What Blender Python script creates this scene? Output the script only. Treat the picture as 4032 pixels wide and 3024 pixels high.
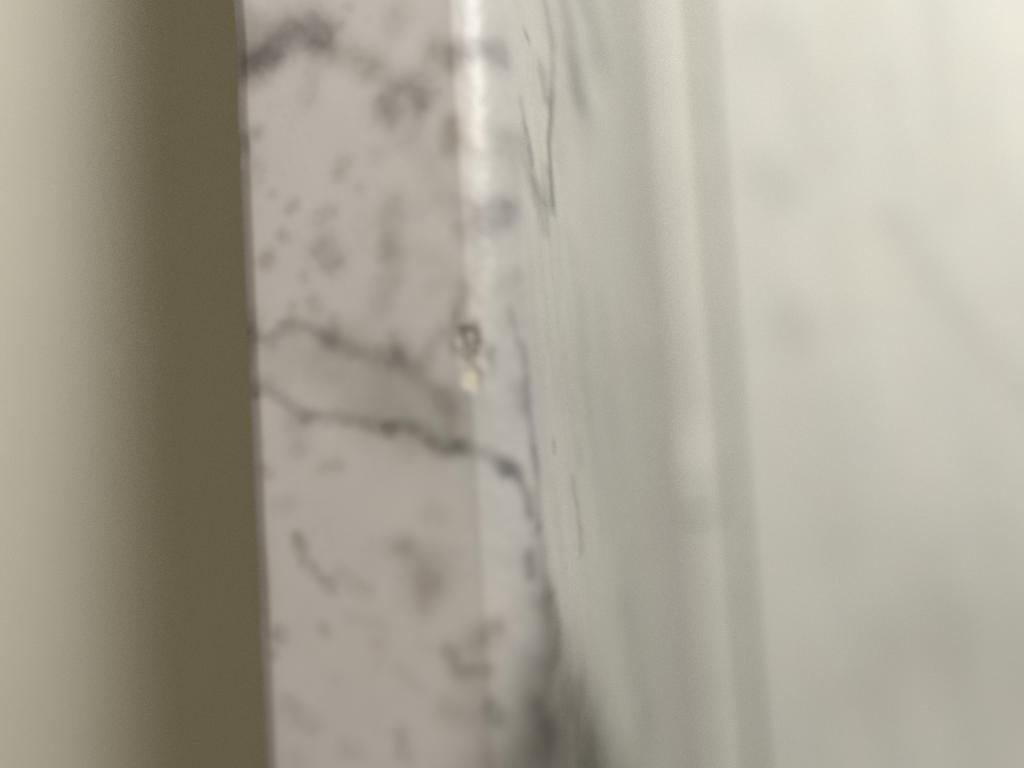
import bpy, math
import numpy as np
from mathutils import Matrix, Vector

for o in list(bpy.data.objects):
    bpy.data.objects.remove(o)
sc = bpy.context.scene
col = sc.collection
MM = 0.001

# ---------------------------------------------------------------- camera
CAM_POS = Vector((0.008289, -0.109619, 0.058576))
YAW, PITCH, ROLL = -0.07547, -0.25568, 0.07934
fwd = Vector((math.sin(YAW) * math.cos(PITCH), math.cos(YAW) * math.cos(PITCH), math.sin(PITCH)))
r0 = (Vector((0, 0, 1)) - fwd * fwd.z).normalized()
d0 = fwd.cross(r0)
right = math.cos(ROLL) * r0 + math.sin(ROLL) * d0
down = -math.sin(ROLL) * r0 + math.cos(ROLL) * d0
cd = bpy.data.cameras.new("camera")
cam = bpy.data.objects.new("camera", cd)
col.objects.link(cam)
mw = Matrix.Identity(4)
for i in range(3):
    mw[i][0], mw[i][1], mw[i][2], mw[i][3] = right[i], -down[i], -fwd[i], CAM_POS[i]
cam.matrix_world = mw
cd.sensor_width = 36.0
cd.lens = 4400.0 / 4032.0 * 36.0
cd.clip_start = 0.005
cd.clip_end = 20.0
cd.dof.use_dof = True
cd.dof.focus_distance = (Vector((0, 0.016, 0.031)) - CAM_POS).dot(fwd)
cd.dof.aperture_fstop = 4.2
sc.camera = cam

# ---------------------------------------------------------------- room light
world = bpy.data.worlds.new("World")
sc.world = world
world.use_nodes = True
bg = world.node_tree.nodes["Background"]
bg.inputs[0].default_value = (1.0, 0.87, 0.55, 1)
bg.inputs[1].default_value = 0.155

def area(name, loc, target, size, size_y, power, color):
    l = bpy.data.lights.new(name, 'AREA')
    l.shape = 'RECTANGLE'
    l.size, l.size_y, l.energy, l.color = size, size_y, power, color
    o = bpy.data.objects.new(name, l)
    col.objects.link(o)
    o.location = loc
    o.rotation_euler = (Vector(target) - Vector(loc)).to_track_quat('-Z', 'Y').to_euler()
    return o

area("room_lamp", (-0.245, -0.183, 0.243), (-0.10, 0.03, 0.01), 0.29, 0.065, 2.55, (0.995, 1.0, 0.945))

vs = sc.view_settings
vs.view_transform = 'Standard'
vs.look = 'None'
vs.exposure = 0.0
vs.gamma = 1.0
vs.use_curve_mapping = False
sc.render.engine = 'CYCLES'
sc.cycles.use_denoising = False
sc.cycles.max_bounces = 8

# ---------------------------------------------------------------- surface noise helpers
def _hash(ix, iy, seed):
    h = (ix.astype(np.int64) * 374761393 + iy.astype(np.int64) * 668265263 + seed * 974711) & 0x7fffffff
    h = ((h ^ (h >> 13)) * 1274126177) & 0x7fffffff
    return ((h ^ (h >> 16)) & 0xffff) / 65535.0

def vnoise(x, y, seed=0):
    ix, iy = np.floor(x), np.floor(y)
    fx, fy = x - ix, y - iy
    fx, fy = fx * fx * (3 - 2 * fx), fy * fy * (3 - 2 * fy)
    a, b = _hash(ix, iy, seed), _hash(ix + 1, iy, seed)
    c, d = _hash(ix, iy + 1, seed), _hash(ix + 1, iy + 1, seed)
    return (a * (1 - fx) + b * fx) * (1 - fy) + (c * (1 - fx) + d * fx) * fy

def fbm(x, y, seed=0, octaves=4):
    t, amp, tot = 0.0, 1.0, 0.0
    for k in range(octaves):
        t = t + amp * (vnoise(x, y, seed + 17 * k) - 0.5)
        tot += amp
        amp *= 0.55
        x, y = x * 2.03 + 5.1, y * 2.03 + 9.7
    return t / tot * 2

def sstep(a, b, x):
    t = np.clip((x - a) / (b - a), 0, 1)
    return t * t * (3 - 2 * t)

# colours of the stone's marks and of light and shade painted into it, as a multiplier on the pale base
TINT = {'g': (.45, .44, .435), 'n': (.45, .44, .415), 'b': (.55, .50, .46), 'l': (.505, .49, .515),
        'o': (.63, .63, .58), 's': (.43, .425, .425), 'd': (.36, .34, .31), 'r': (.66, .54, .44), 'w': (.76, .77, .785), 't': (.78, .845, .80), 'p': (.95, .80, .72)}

def stone_colour(X, S, marks, base, warp=1.0, streak=None, cloud=1.0):
    """pale marble with the listed veins, spots, clouds and any painted shade; X, S in mm along the surface"""
    n1, n2 = fbm(X / 9, S / 9, 3), fbm(X / 9, S / 9, 71)
    rgb = np.empty(X.shape + (3,))
    shade = 1 + 0.05 * cloud * fbm(X / 14, S / 14, 5) + 0.03 * fbm(X / 3, S / 3, 9)
    rgb[..., 0] = base[0] * shade * (1 + 0.025 * n1)
    rgb[..., 1] = base[1] * shade * (1 + 0.008 * n2)
    rgb[..., 2] = base[2] * shade * (1 - 0.02 * n1 + .01 * n2)
    # cloudy mottling, and long faint drifts of grey along the slab
    blot = sstep(.12, .75, fbm(X / 5.5, S / 4.5, 21) + .25 * fbm(X / 1.3, S / 1.3, 22))
    rgb *= 1 - blot[..., None] * .07 * cloud * np.array([.75, 1.0, 1.0])
    blot = sstep(.25, .8, fbm(X / 2.6 + 40, S / 2.6, 25) + .2 * fbm(X / .8, S / .8, 26))
    rgb *= 1 - blot[..., None] * .05 * cloud * np.array([.8, 1.0, 1.05])
    if streak is not None:
        rgb *= (1 + streak)[..., None]
    for k, (pts, ax, as_, strength, tint) in enumerate(marks):
        P = np.array(pts, float)
        R = 3.6
        sel = ((X > P[:, 0].min() - R * ax) & (X < P[:, 0].max() + R * ax)
               & (S > P[:, 1].min() - R * as_) & (S < P[:, 1].max() + R * as_))
        if not sel.any():
            continue
        x, s = X[sel] / ax, S[sel] / as_
        wx = warp * (0.55 * fbm(x * .5, s * .5, 100 + k) + 0.26 * fbm(x * 1.6, s * 1.6, 300 + k))
        ws = warp * (0.55 * fbm(x * .5, s * .5, 500 + k) + 0.26 * fbm(x * 1.6, s * 1.6, 700 + k))
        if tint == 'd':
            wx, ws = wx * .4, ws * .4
        x, s = x + wx * (.65 if len(pts) < 3 else 1), s + ws * (.65 if len(pts) < 3 else 1)
        d = np.full(x.shape, 1e9)
        Q = P / np.array([ax, as_])
        for a, b in zip(Q[:-1], Q[1:]):
            e = b - a
            t = np.clip(((x - a[0]) * e[0] + (s - a[1]) * e[1]) / max(e.dot(e), 1e-9), 0, 1)
            d = np.minimum(d, np.hypot(x - a[0] - t * e[0], s - a[1] - t * e[1]))
        m = np.exp(-(d / 1.34) ** 2.3) * strength * {'g': 1.12, 'b': 1.1, 'n': .8}.get(tint, 1.0) * (1 + 0.4 * fbm(x * 1.1, s * 1.1, 900 + k))
        m = np.clip(m, 0, 1)[:, None]
        rgb[sel] *= 1 - m * (1 - np.array(TINT[tint]))
    return np.clip(rgb, 0, 1)

def grid_mesh(name, V, rgb=None, cap=False):
    """V: (n, m, 3) grid of points in metres -> mesh, optional per-point stone colour"""
    n, m = V.shape[:2]
    idx = np.arange(n * m).reshape(n, m)
    F = np.stack([idx[:-1, :-1], idx[:-1, 1:], idx[1:, 1:], idx[1:, :-1]], -1).reshape(-1, 4)
    me = bpy.data.meshes.new(name)
    me.vertices.add(n * m)
    me.vertices.foreach_set("co", V.reshape(-1).astype(np.float32))
    caps = [idx[0, ::-1], idx[-1, :]] if cap else []
    nl = F.size + sum(len(c) for c in caps)
    me.loops.add(nl)
    me.loops.foreach_set("vertex_index", np.concatenate([F.reshape(-1)] + caps).astype(np.int32))
    me.polygons.add(len(F) + len(caps))
    me.polygons.foreach_set("loop_start", np.r_[np.arange(0, F.size, 4), [F.size + k * m for k in range(len(caps))]].astype(np.int32))
    me.update(calc_edges=True)
    me.polygons.foreach_set("use_smooth", np.arange(len(F) + len(caps)) < len(F))
    if rgb is not None:
        a = me.color_attributes.new("stone", 'FLOAT_COLOR', 'POINT')
        c = np.ones((n * m, 4), np.float32)
        c[:, :3] = rgb.reshape(-1, 3)
        a.data.foreach_set("color", c.reshape(-1))
    me.validate()
    return me

def box_mesh(name, x0, x1, y0, y1, z0, z1):
    v = [(x, y, z) for x in (x0, x1) for y in (y0, y1) for z in (z0, z1)]
    f = [(0, 1, 3, 2), (4, 6, 7, 5), (0, 4, 5, 1), (2, 3, 7, 6), (0, 2, 6, 4), (1, 5, 7, 3)]
    me = bpy.data.meshes.new(name)
    me.from_pydata([tuple(c * MM for c in p) for p in v], [], f)
    return me

def link(name, me, mat, parent=None, label=None, cat=None, kind=None):
    o = bpy.data.objects.new(name, me)
    col.objects.link(o)
    if mat:
        me.materials.clear()
        me.materials.append(mat)
    if parent:
        o.parent = parent
    if label:
        o["label"] = label
    if cat:
        o["category"] = cat
    if kind:
        o["kind"] = kind
    return o

# ---------------------------------------------------------------- materials
def mat_new(name):
    m = bpy.data.materials.new(name)
    m.use_nodes = True
    nt = m.node_tree
    return m, nt, nt.nodes["Principled BSDF"]

def noise(nt, scale, detail=3, rough=.55, stretch=(1, 1, 1)):
    tc = nt.nodes.new("ShaderNodeTexCoord")
    mp = nt.nodes.new("ShaderNodeMapping")
    mp.inputs["Scale"].default_value = stretch
    n = nt.nodes.new("ShaderNodeTexNoise")
    n.inputs["Scale"].default_value = scale
    n.inputs["Detail"].default_value = detail
    n.inputs["Roughness"].default_value = rough
    nt.links.new(tc.outputs["Object"], mp.inputs["Vector"])
    nt.links.new(mp.outputs[0], n.inputs["Vector"])
    return n

def math_node(nt, op, a, b, c=None):
    n = nt.nodes.new("ShaderNodeMath")
    n.operation = op
    for i, v in enumerate((a, b, c)):
        if v is None:
            continue
        if isinstance(v, (int, float)):
            n.inputs[i].default_value = v
        else:
            nt.links.new(v, n.inputs[i])
    return n.outputs[0]

def marble_material(name, rough, bump, crystal=True, spec=.5):
    m, nt, p = mat_new(name)
    at = nt.nodes.new("ShaderNodeVertexColor")
    at.layer_name = "stone"
    fine = noise(nt, 2600, 3)
    mul = nt.nodes.new("ShaderNodeMixRGB")
    mul.blend_type = 'MULTIPLY'
    mul.inputs[0].default_value = 1
    v = math_node(nt, 'MULTIPLY_ADD', fine.outputs[0], .14, .93)
    cmb = nt.nodes.new("ShaderNodeCombineColor")
    for i in range(3):
        nt.links.new(v, cmb.inputs[i])
    nt.links.new(at.outputs[0], mul.inputs[1])
    nt.links.new(cmb.outputs[0], mul.inputs[2])
    nt.links.new(mul.outputs[0], p.inputs["Base Color"])
    rn = noise(nt, 260, 4)
    nt.links.new(math_node(nt, 'MULTIPLY_ADD', rn.outputs[0], .12, rough - .06), p.inputs["Roughness"])
    p.inputs["Specular IOR Level"].default_value = spec
    bn = noise(nt, 1700, 4, .65)
    bp = nt.nodes.new("ShaderNodeBump")
    bp.inputs["Strength"].default_value = bump
    bp.inputs["Distance"].default_value = .0002
    nt.links.new(bn.outputs[0], bp.inputs["Height"])
    nt.links.new(bp.outputs[0], p.inputs["Normal"])
    return m

def paint_material(name, color, var, rough, bump, scale):
    m, nt, p = mat_new(name)
    n = noise(nt, scale, 5)
    n2 = noise(nt, scale * .12, 2)
    f = math_node(nt, 'ADD', math_node(nt, 'MULTIPLY', n.outputs[0], .5), math_node(nt, 'MULTIPLY', n2.outputs[0], .5))
    ramp = nt.nodes.new("ShaderNodeValToRGB")
    ramp.color_ramp.elements[0].position = .3
    ramp.color_ramp.elements[1].position = .7
    ramp.color_ramp.elements[0].color = [c * (1 - var) for c in color] + [1]
    ramp.color_ramp.elements[1].color = [min(1, c * (1 + var)) for c in color] + [1]
    nt.links.new(f, ramp.inputs[0])
    nt.links.new(ramp.outputs[0], p.inputs["Base Color"])
    p.inputs["Roughness"].default_value = rough
    bp = nt.nodes.new("ShaderNodeBump")
    bp.inputs["Strength"].default_value = bump
    bp.inputs["Distance"].default_value = .0005
    nt.links.new(n.outputs[0], bp.inputs["Height"])
    nt.links.new(bp.outputs[0], p.inputs["Normal"])
    return m

MARBLE = marble_material("polished_marble", .36, .10, spec=.35)
MARBLE_BACK = marble_material("honed_marble", .5, .08, spec=.35)
PAINT = paint_material("cream_paint", (.94, .905, .82), .03, .55, .12, 420)
SEALANT = paint_material("white_sealant", (.45, .44, .41), .05, .45, .3, 500)
GROUT = paint_material("grey_grout", (.51, .50, .465), .08, .9, .5, 700)

BASE = (.50, .452, .450)
# veins, spots and clouds, plus painted shade and reflected tint: [[[x, s], ...] in mm along the slab and over its edge, half widths, strength, tint]
MARKS = [
 [[[-420,95],[420,95]],50,64,0.95,"t"],  # weaker light and greenish reflection on the top, painted into its colour
 [[[-420,30.5],[420,30.5]],5,3.6,0.75,"w"],  # dimmer, cooler light on the rounded edge, painted into its colour
 [[[-420,0.7],[420,0.7]],5,1.1,0.3,"r"],  # warm shade of the downward-facing lower chamfer, painted as a brown rim
 [[[-7.2,24.3],[-4.6,24.0]],0.9,0.5,0.75,"n"],
 [[[-3.4,28.0],[-2.2,27.6]],0.9,0.5,0.6,"n"],
 [[[39,30],[50,29]],4.4,3.6,0.5,"d"],  # this and the next 'd' rows: shadow across the edge painted as dark stone
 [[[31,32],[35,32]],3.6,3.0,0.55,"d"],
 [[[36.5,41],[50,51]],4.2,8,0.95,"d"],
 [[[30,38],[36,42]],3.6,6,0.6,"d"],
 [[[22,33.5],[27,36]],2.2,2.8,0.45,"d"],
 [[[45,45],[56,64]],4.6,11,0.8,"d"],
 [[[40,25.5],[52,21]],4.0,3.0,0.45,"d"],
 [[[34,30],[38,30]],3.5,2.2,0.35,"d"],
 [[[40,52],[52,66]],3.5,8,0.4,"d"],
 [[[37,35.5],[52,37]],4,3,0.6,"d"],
 [[[-37.67,2.98],[-38.94,5.48],[-40.1,7.31],[-39.92,9.05],[-39.31,10.97]],1.699,1.809,0.78,"g"],
 [[[-39.7,1.95],[-40.17,5.54],[-40.64,9.08]],2.275,2.43,0.34,"g"],
 [[[-37.39,2.07],[-37.74,3.87]],1.369,1.471,0.385,"g"],
 [[[-36.98,12.79],[-36.28,14.67],[-35.05,16.09]],1.334,1.4,0.465,"b"],
 [[[-35.05,16.09],[-33.02,18.91]],1.19,1.242,0.25575000000000003,"b"],
 [[[-30.53,18.15],[-31.74,19.46],[-31.96,20.72],[-30.99,21.9]],1.421,1.476,0.8835,"n"],
 [[[-30.02,18.95],[-29.26,18.7]],0.919,0.958,0.35805000000000003,"n"],
 [[[-29.67,21.41],[-28.1,21.32],[-26.27,20.19]],1.087,1.128,0.3,"g"],
 [[[-27.43,24.75],[-25.47,24.73]],1.098,1.131,0.66495,"b"],
 [[[-35.41,24.2],[-34.83,25.39]],1.434,1.471,0.6138000000000001,"b"],
 [[[-35.16,25.81],[-35.76,27.62]],0.852,0.864,0.44000000000000006,"g"],
 [[[-35.24,9.46],[-32.67,8.9]],1.009,1.073,0.25575000000000003,"b"],
 [[[-29.87,2.27],[-29.74,2.6]],0.815,0.881,0.385,"g"],
 [[[-26.2,2.32],[-24.99,2.15]],1.15,1.246,0.25575000000000003,"b"],
 [[[-25.08,12.59],[-23.94,12.1]],0.86,0.912,0.3887400000000001,"b"],
 [[[-40.12,19.72],[-39.23,19.05]],1.326,1.373,0.28644000000000003,"b"],
 [[[-25.74,16.73],[-25.41,16.93]],0.787,0.826,0.20460000000000003,"b"],
 [[[-21.01,6.35],[-21.19,6.58]],0.667,0.718,0.40920000000000006,"b"],
 [[[-20.08,10.83],[-19.61,9.74]],0.793,0.847,0.35805000000000003,"b"],
 [[[-22.81,4.03],[-22.74,4.14]],0.537,0.581,0.30690000000000006,"b"],
 [[[-18.22,5.13],[-17.9,5.33]],0.667,0.72,0.42966000000000004,"b"],
 [[[-24.46,21.93],[-23.44,22.28]],1.165,1.21,0.22000000000000003,"g"],
 [[[-19.98,23.3],[-19.18,25.07]],1.155,1.195,0.22506,"n"],
 [[[-16.47,25.11],[-16.35,25.3]],0.702,0.726,0.30690000000000006,"b"],
 [[[-22.26,14.34],[-22.07,14.23]],0.526,0.556,0.22506,"b"],
 [[[-42.95,2.56],[-42.39,3.43]],0.894,0.959,0.25575000000000003,"b"],
 [[[-42.27,14.14],[-42.05,14.23]],0.538,0.563,0.25575000000000003,"b"],
 [[[-35.35,29.68],[-35.34,30.84]],1.4,1.642,0.6,"l"],
 [[[-35.79,28.02],[-35.7,29.26]],0.831,0.87,0.25,"l"],
 [[[-26.47,30.2],[-24.79,31.04]],0.996,1.22,0.3,"o"],
 [[[-17.71,27.93],[-18.44,30.8]],1.411,1.613,0.8,"l"],
 [[[-15.77,26.64],[-15.97,28.43]],1.071,1.099,0.3,"l"],
 [[[-23.61,32.36],[-20.02,32.33]],0.617,1.017,0.3,"o"],
 [[[-16.01,3.26],[-15.24,2.9]],0.735,0.798,0.5115000000000001,"b"],
 [[[-16.12,9.77],[-14.84,10.56]],1.316,1.408,0.66495,"n"],
 [[[-13.46,7.49],[-13.06,7.51]],0.528,0.569,0.30690000000000006,"b"],
 [[[-20.31,18.2],[-17.45,17.42],[-14.93,17.07]],1.028,1.081,0.35340000000000005,"b"],
 [[[-14.82,18.1],[-12.33,17.55],[-10.1,16.39]],1.345,1.419,0.35340000000000005,"b"],
 [[[-13.46,21.7],[-13.72,22.93],[-11.75,23.22],[-10.55,21.74]],0.905,0.944,0.1302,"b"],
 [[[-8.01,0.46],[-7.29,1.75],[-6.76,3.25],[-7.92,4.83],[-8.08,7.43],[-7.04,9.09],[-6.16,10.11]],0.714,0.775,0.5766,"n"],
 [[[-6.36,10.12],[-5.18,12.38],[-4.42,14.42],[-4.07,16.27],[-3.95,17.7]],0.967,1.031,0.6138,"n"],
 [[[-6.38,9.91],[-5.96,10.2]],1.498,1.611,0.16368000000000002,"n"],
 [[[-3.97,17.49],[-3.73,17.99]],1.47,1.556,0.30690000000000006,"n"],
 [[[-3.53,18.08],[-1.85,19.82],[0.2,21.52],[1.64,23.04]],0.897,0.945,0.5115000000000001,"n"],
 [[[1.28,23.26],[3.01,23.55],[4.87,23.05]],1.201,1.26,0.558,"n"],
 [[[-6.03,22.69],[-4.6,21.4],[-2.77,20.28]],0.793,0.832,0.37200000000000005,"b"],
 [[[-3.0,17.44],[-1.45,17.56]],1.276,1.353,0.25575000000000003,"b"],
 [[[-10.3,6.04],[-8.38,5.29]],0.594,0.644,0.32736000000000004,"b"],
 [[[-10.48,8.41],[-9.86,8.59]],0.788,0.848,0.40920000000000006,"b"],
 [[[-8.48,10.65],[-7.09,10.79]],0.586,0.629,0.30690000000000006,"b"],
 [[[-6.13,17.2],[-4.95,17.34]],0.513,0.543,0.30690000000000006,"b"],
 [[[-1.61,0.15],[-1.41,2.77],[-0.31,4.24],[0.88,5.69],[1.86,6.93]],0.655,0.715,0.5766,"n"],
 [[[1.86,6.93],[1.99,8.84],[1.99,10.31],[2.67,13.0],[3.26,14.63],[3.75,16.24]],0.643,0.692,0.6696,"n"],
 [[[3.75,16.24],[3.53,17.28],[3.32,18.31],[4.28,19.88],[5.29,20.82],[6.31,21.96],[6.2,23.17],[6.06,23.97]],0.708,0.749,0.8556,"n"],
 [[[6.06,23.97],[6.65,25.9],[7.4,27.59],[8.23,28.94]],0.622,0.657,0.6138,"n"],
 [[[8.21,28.53],[8.84,29.75]],0.728,0.812,0.6,"l"],
 [[[2.33,5.19],[3.58,6.2],[4.93,5.92]],0.975,1.064,0.37200000000000005,"n"],
 [[[-3.73,13.34],[0.15,18.29],[3.41,21.13]],3.448,3.658,0.38,"o"],
 [[[-4.7,6.4],[-1.87,12.2],[0.96,16.19]],2.692,2.892,0.34,"o"],
 [[[1.74,13.67],[3.72,20.11]],1.854,1.972,0.3,"o"],
 [[[-9.56,1.19],[-5.59,0.56]],0.931,1.021,0.35805000000000003,"b"],
 [[[7.25,8.78],[7.14,10.25]],0.707,0.766,0.30690000000000006,"b"],
 [[[7.06,1.93],[7.45,2.02]],0.653,0.719,0.32736000000000004,"b"],
 [[[-2.11,1.5],[-2.42,2.61]],0.726,0.795,0.30690000000000006,"b"],
 [[[-13.56,27.09],[-12.59,27.62],[-12.22,26.63]],0.586,0.594,0.32,"o"],
 [[[-10.19,25.33],[-8.53,24.63]],0.823,0.855,0.40920000000000006,"b"],
 [[[-9.7,28.24],[-10.5,29.99],[-11.93,31.3]],0.807,0.96,0.28,"o"],
 [[[-1.04,1.01],[-0.9,1.04]],0.297,0.327,0.7161000000000001,"n"],
 [[[14.43,5.27],[15.32,5.58],[16.86,5.98],[18.65,7.55],[19.98,8.9]],0.586,0.642,0.4464,"b"],
 [[[14.65,5.37],[15.1,5.59]],0.642,0.705,0.30690000000000006,"b"],
 [[[18.72,9.91],[19.41,11.27],[20.31,12.62]],0.842,0.914,0.279,"b"],
 [[[15.98,16.76],[15.9,17.45]],1.001,1.072,0.5115000000000001,"b"],
 [[[18.2,19.69],[19.27,19.96]],1.736,1.85,0.5115000000000001,"b"],
 [[[20.72,19.43],[22.19,19.35]],0.99,1.058,0.30690000000000006,"b"],
 [[[25.84,24.45],[24.66,26.26]],1.032,1.077,0.5626500000000001,"b"],
 [[[26.83,21.75],[28.5,22.42],[28.52,23.85],[28.64,25.37]],0.862,0.916,0.5766,"b"],
 [[[29.54,23.13],[30.79,24.8]],1.091,1.159,0.25575000000000003,"b"],
 [[[32.23,25.69],[33.46,26.05]],0.78,0.821,0.8184000000000001,"n"],
 [[[32.62,21.41],[33.04,23.36]],1.335,1.424,0.35805000000000003,"b"],
 [[[34.9,15.92],[36.56,16.17],[37.18,16.02]],0.715,0.775,0.35340000000000005,"b"],
 [[[31.93,3.55],[33.43,4.43],[33.96,6.06]],0.893,0.991,0.279,"b"],
 [[[24.58,2.36],[24.8,2.71]],0.831,0.923,0.396,"g"],
 [[[24.04,7.87],[24.47,7.96]],0.569,0.624,0.30690000000000006,"b"],
 [[[23.26,11.3],[23.75,14.04],[25.44,13.95]],0.782,0.848,0.1674,"b"],
 [[[26.52,1.78],[26.85,1.89]],0.511,0.569,0.40920000000000006,"b"],
 [[[28.42,16.06],[30.53,18.2]],0.678,0.731,0.16368000000000002,"b"],
 [[[12.73,20.34],[13.0,21.45]],1.059,1.122,0.20460000000000003,"b"],
 [[[36.6,9.89],[36.8,10.57]],0.931,1.022,0.18414,"b"],
 [[[11.3,3.86],[10.68,4.61]],0.776,0.853,0.20460000000000003,"b"],
 [[[17.78,30.73],[19.7,30.86]],0.515,0.671,0.6,"l"],
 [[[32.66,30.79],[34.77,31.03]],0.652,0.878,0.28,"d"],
 [[[-49.59,50.71],[-49.21,51.23],[-47.42,52.31],[-45.17,54.26],[-41.16,53.46],[-37.8,52.19],[-34.41,50.6],[-30.19,48.3],[-27.37,48.32],[-24.37,48.1],[-21.73,48.29]],0.422,1.222,0.6,"s"],
 [[[-37.8,52.19],[-34.41,50.6],[-30.19,48.3],[-27.37,48.32],[-24.37,48.1],[-22.71,48.25]],0.408,0.745,0.55,"s"],
 [[[-47.7,51.13],[-44.9,53.54]],1.095,3.454,0.3,"l"],
 [[[-38.71,46.58],[-37.43,47.43],[-35.47,48.41]],0.858,1.895,0.55,"s"],
 [[[-31.13,35.08],[-30.06,35.83]],0.615,0.711,0.4,"s"],
 [[[-28.91,36.32],[-27.22,37.72],[-25.53,38.24]],0.618,0.997,0.7,"s"],
 [[[-26.62,34.98],[-24.44,36.5],[-23.17,39.36],[-21.59,41.16]],0.921,3.469,0.42,"s"],
 [[[-23.17,39.36],[-21.01,41.57],[-18.81,43.27]],0.937,2.641,0.45,"s"],
 [[[-26.06,45.83],[-22.52,46.06]],0.979,2.265,0.35,"s"],
 [[[-40.62,39.48],[-40.31,40.48]],0.459,0.914,0.5,"s"],
 [[[-54.32,61.68],[-52.47,65.51],[-49.76,66.96],[-46.52,67.49],[-44.84,69.32],[-42.75,71.07]],1.617,6.116,0.72,"l"],
 [[[-46.09,68.14],[-42.93,71.13]],1.219,3.548,0.55,"l"],
 [[[-61.66,79.8],[-58.5,85.09],[-57.35,89.5],[-54.89,92.12]],1.866,6.309,0.78,"l"],
 [[[-37.6,58.86],[-40.87,75.48]],2.759,11.469,0.2,"l"],
 [[[-32.63,54.65],[-29.62,54.44]],1.062,2.249,0.22,"l"],
 [[[-7.69,30.23],[-6.25,30.63],[-4.45,31.04]],0.67,0.401,0.45,"l"],
 [[[-3.62,31.81],[-0.49,32.17],[2.42,31.98],[5.44,32.27],[8.45,32.57]],0.668,0.569,0.5,"l"],
 [[[0.72,31.1],[2.29,31.29]],0.797,0.936,0.4,"l"],
 [[[6.75,32.55],[8.57,32.9],[11.56,32.66],[14.55,32.66]],0.581,0.601,0.62,"l"],
 [[[8.84,28.58],[8.76,29.36],[9.63,30.12],[11.46,31.02],[13.25,31.19]],0.624,0.54,0.8,"l"],
 [[[15.13,32.48],[17.55,32.87],[19.96,33.19],[22.53,34.67]],0.622,1.047,0.55,"l"],
 [[[17.1,30.73],[19.01,31.04]],0.619,0.68,0.45,"l"],
 [[[22.29,34.73],[24.01,35.89],[26.1,36.13],[28.95,35.86]],0.639,2.295,0.6,"s"],
 [[[22.45,33.24],[24.23,33.26]],0.643,1.194,0.35,"l"],
 [[[5.89,40.76],[6.79,40.79]],0.455,0.772,0.4,"s"],
 [[[6.1,54.51],[8.52,55.16]],0.628,1.581,0.25,"l"],
 [[[10.37,49.71],[13.02,50.9],[16.51,51.85],[19.25,51.66]],0.477,1.044,0.4,"s"],
 [[[-20.29,52.36],[-18.94,55.34]],1.021,2.214,0.16,"o"],
 [[[-13.75,62.43],[-6.9,62.48]],1.051,2.476,0.26,"o"],
 [[[-14.88,77.06],[-8.22,77.39]],1.157,2.557,0.26,"o"],
 [[[-20.54,60.1],[-18.35,62.39]],1.072,2.448,0.18,"o"],
 [[[-3.01,31.41],[-1.99,45.11],[-1.44,74.87]],5.005,13.992,0.14,"l"],
 [[[4.83,43.13],[8.42,71.21]],5.118,18.131,0.12,"l"],
 [[[-76.7,116.97],[-70.92,122.41],[-63.81,127.65],[-56.38,133.13],[-47.31,133.49],[-38.27,133.86],[-31.08,138.4],[-21.82,147.51],[-12.65,151.84]],3.417,20.171,0.3,"o"],
 [[[-13.77,74.85],[-7.24,97.94],[5.74,111.21],[20.54,126.33]],4.253,31.239,0.13,"o"],
 [[[-6.27,132.32],[11.77,153.5],[29.41,164.17]],4.63,26.268,0.16,"o"],
 [[[-2.96,75.44],[8.66,91.15],[23.29,96.43],[40.32,101.12]],3.801,22.27,0.08,"o"],
 [[[29.65,82.19],[40.77,88.38],[48.93,94.24],[55.1,91.21]],2.064,6.206,0.24,"l"],
 [[[47.9,89.79],[53.9,89.34]],2.019,9.572,0.3,"o"],
]
BACK_MARKS = [
 [[[-54.41,54.96],[-49.38,57.41]],3.513,3.368,0.24,"g"],
 [[[-21.41,56.41],[-16.61,58.28]],4.027,3.883,0.26,"b"],
 [[[-88.56,54.66],[-84.53,57.23]],5.361,5.104,0.14,"b"],
 [[[-73.77,80.93],[-56.44,80.07],[-41.41,80.48]],3.437,3.21,0.12,"o"],
 [[[-42.1,79.46],[-33.12,83.02],[-25.27,87.67],[-18.04,92.82],[-8.17,97.66],[1.19,104.98],[8.14,111.35]],2.491,2.314,0.14,"g"],
 [[[-89.19,94.02],[-60.5,92.7],[-43.31,93.37]],3.405,3.132,0.18,"o"],
 [[[-74.3,65.51],[-58.16,67.05]],4.086,3.866,0.12,"b"],
 [[[42.05,83.14],[53.18,99.97]],13.957,13.174,0.16,"g"],
 [[[60.83,63.19],[53.43,82.2]],8.717,8.411,0.14,"b"],
 [[[-92.81,72.53],[-17.5,67.73]],2.024,1.912,0.1,"o"],
 [[[-87.78,102.35],[-48.16,100.03]],2.256,2.056,0.1,"o"],
 [[[-94.4,63.1],[-61.3,61.14]],1.769,1.676,0.09,"o"],
 [[[-0.77,62.59],[27.53,63.11]],6.754,6.521,0.1,"g"],
]

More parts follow.
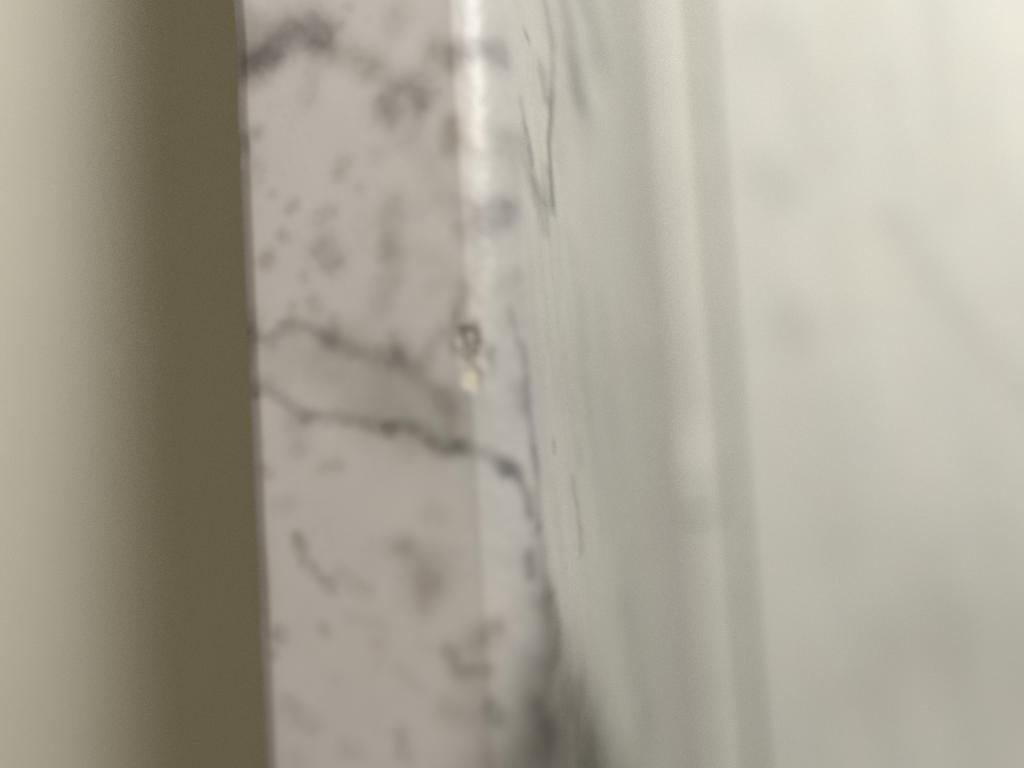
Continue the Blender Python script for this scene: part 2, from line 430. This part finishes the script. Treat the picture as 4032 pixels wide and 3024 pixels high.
# ---------------------------------------------------------------- marble slab
THICK = 31.0
def slab_profile():
    """(y, z, s) round the slab: underside, lower arris, front, eased upper edge, top, back"""
    pts = [(152, 0.0), (60, 0.0), (20, 0.0), (8, 0.0), (3, 0.0)]
    for t in np.linspace(0, 1, 14):                       # small worn chamfer at the bottom
        pts.append((0.75 * (1 - t) ** 1.25, 1.75 * t ** 1.1))
    pts += [(0.0, z) for z in np.linspace(1.75, 25.5, 150)[1:]]
    a, b, c, d = np.array([0, 25.6]), np.array([.55, 27.5]), np.array([2.0, 31.0]), np.array([6.5, 31.0])
    for t in np.linspace(0, 1, 66):
        pts.append(tuple((1 - t) ** 3 * a + 3 * t * (1 - t) ** 2 * b + 3 * t * t * (1 - t) * c + t ** 3 * d))
    y = 6.5
    while y < 152:
        y += 0.14 + (y - 6.5) * 0.012
        pts.append((min(y, 152), 31.0))
    pts += [(152.0, 20.0), (152.0, 0.0)]
    return np.array(pts)

PR = slab_profile()
S = np.r_[0, np.cumsum(np.hypot(*np.diff(PR, axis=0).T))]
k0 = np.argmin(np.abs(PR[:, 1] - 13) + np.abs(PR[:, 0]))   # front face: s equals height
S = S - S[k0] + PR[k0, 1]
xs = np.r_[np.linspace(-420, -130, 12), np.arange(-120, -58, 1.0), np.arange(-58, 58, .19), np.arange(58, 121, 1.0),
           np.linspace(130, 420, 12)]
X, Sg = np.meshgrid(xs, S, indexing='ij')
V = np.empty(X.shape + (3,))
V[..., 0] = X
V[..., 1] = PR[None, :, 0]
V[..., 2] = PR[None, :, 1]
# slow unevenness of the hand-finished edge
edge = np.exp(-((Sg - 30) / 5.0) ** 2)
V[..., 1] += edge * (0.16 * fbm(X / 9, Sg / 9, 41) + .05 * fbm(X / 2.4, Sg / 2.4, 45))
V[..., 2] += edge * 0.06 * fbm(X / 7, Sg / 9, 43)
# nicks in the lower arris
for cx, rx, rs, dep in ((-39.5, 9, 3.2, .22), (-28.2, 2.4, 2.4, .16), (20, 7, 2, .08)):
    d = np.hypot((X - cx) / rx, (Sg - .3) / rs) + .12 * fbm(X / 3, Sg / 3, 47)
    w = 1 - sstep(0, 1.0, d)
    V[..., 2] += w * dep * .8
    V[..., 1] += w * dep
# chip knocked out of the upper arris: two scallops with a stepped, crystalline floor
def scallop(cx, cs, rx, rs, rag, seed):
    ang = fbm(X / 1.1, Sg / 1.1, seed) * rag
    return np.hypot((X - cx) / rx, (Sg - cs) / rs) + ang
c1 = 1 - sstep(.35, 1.05, scallop(-4.7, 25.5, 2.6, 1.5, .4, 51))
c2 = 1 - sstep(.30, 1.05, scallop(-1.1, 25.6, 2.3, 1.2, .35, 53))
c3 = 1 - sstep(.30, 1.05, scallop(-3.2, 27.2, 1.5, 1.15, .28, 55))
facet = vnoise(X / .6, Sg / .5, 57) * .6 + vnoise(X / .25, Sg / .25, 58) * .4
depth = np.maximum(np.maximum(c1 * .7, c2 * .45), c3 * .16) * (.8 + .4 * facet)
V[..., 1] += depth * .42
V[..., 2] -= depth * .30
# fine pits on the polished top beside the edge
pit = sstep(.80, .90, vnoise(X / .55, Sg / 1.1, 61)) * sstep(34.5, 37, Sg) * (1 - sstep(60, 90, Sg))
V[..., 2] -= pit * .015
on_top = sstep(33, 40, Sg)
drift = on_top * (0.08 * fbm(X / 34 + Sg / 60, Sg / 5.0 - X / 14, 31) + .07 * fbm(X / 20, Sg / 1.6 - X / 9, 33))
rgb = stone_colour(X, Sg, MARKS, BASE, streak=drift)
# broken stone in the chip: warm crystalline floor, grey where the vein runs through it
fresh = (.95 * np.clip(depth * 2.6, 0, 1) * (.7 + .3 * sstep(-.3, .3, fbm(X / .8, Sg / .8, 65))))[..., None]
warm = np.array([.52, .465, .38]) * (.8 + .4 * facet)[..., None]
grey = np.array([.17, .15, .128]) * (.75 + .5 * facet)[..., None]
tone = (sstep(-3.2, -1.4, X + .8 * fbm(X / .9, Sg / .9, 63)) * (1 - .8 * sstep(26, 26.6, Sg)))[..., None]
rgb = rgb * (1 - fresh) + (grey * (1 - tone) + warm * tone) * fresh
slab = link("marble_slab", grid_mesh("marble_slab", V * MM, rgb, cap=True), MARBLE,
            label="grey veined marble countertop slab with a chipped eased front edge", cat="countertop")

# ---------------------------------------------------------------- marble backsplash behind the slab
bx = np.r_[np.linspace(-420, -140, 12), np.arange(-130, 131, 1.0), np.linspace(140, 420, 12)]
bz = np.r_[42.4, np.arange(42.6, 44, .2), np.arange(44, 125, 1.0), np.linspace(130, 240, 12)]
prof = [(172.0, 42.4)] + [(152.0 - 0.0, z) for z in bz] + [(172.0, 240.0), (172.0, 42.4)]
prof = np.array(prof)
prof[1, 0] = 152.6
Xb, Zb = np.meshgrid(bx, prof[:, 1], indexing='ij')
Vb = np.empty(Xb.shape + (3,))
Vb[..., 0], Vb[..., 1], Vb[..., 2] = Xb, prof[None, :, 0] - 2.0, Zb
back = link("backsplash", grid_mesh("backsplash", Vb * MM, stone_colour(Xb, Zb, BACK_MARKS, (.515, .505, .478),
            streak=.08 * fbm(Xb / 90, Zb / 5.0 - Xb / 50, 35), cloud=.4), cap=True), MARBLE_BACK,
            label="pale blurred stone backsplash rising behind the marble slab", cat="backsplash")

# joint between slab and backsplash: recessed grout and a bead of sealant that stops short
link("grout_joint", box_mesh("grout_joint", -420, 420, 153.5, 170, 31.02, 42.38), GROUT,
     label="recessed grey grout line at the foot of the backsplash", cat="grout")
n = 14
ts = np.linspace(0, math.pi / 2, n)
bxs = np.r_[np.linspace(-420, -130, 8), np.arange(-120, 5, 2.0), np.arange(5, 30, .5), np.arange(30, 130, 2.0), np.linspace(140, 420, 8)]
Vs = np.empty((len(bxs), n + 1, 3))
for i, x in enumerate(bxs):
    lump = float(sstep(-2, 14, np.array([x]))[0] * (1 - sstep(21.5, 22.8, np.array([x]))[0]))
    taper = .84 + .28 * lump
    wob = 1 + .10 * float(fbm(np.array([x / 13.0]), np.array([.5]), 81)[0])
    for j, t in enumerate(ts):
        Vs[i, j] = (x, 153.6 - 6.0 * taper * wob * math.cos(t), 31.03 + 5.6 * taper * wob * math.sin(t))
    Vs[i, n] = (x, 153.6, 31.03)
link("sealant_bead", grid_mesh("sealant_bead", Vs * MM, cap=True), SEALANT,
     label="pale sealant bead with a small lump along the foot of the backsplash", cat="sealant")

# ---------------------------------------------------------------- cabinet under the slab
cab = bpy.data.objects.new("cabinet", None)
col.objects.link(cab)
cab.location = (0, .0585, 0)
cab.rotation_euler = (0, 0, math.radians(5.0))
cab["label"] = "cream painted cabinet front in the shadow under the marble slab"
cab["category"] = "cabinet"
link("front_panel", box_mesh("front_panel", -420, 420, 0, 18, -420, -.3), PAINT, cab)
link("carcass", box_mesh("carcass", -418, 418, 18.05, 50, -420, -.3), PAINT, cab)
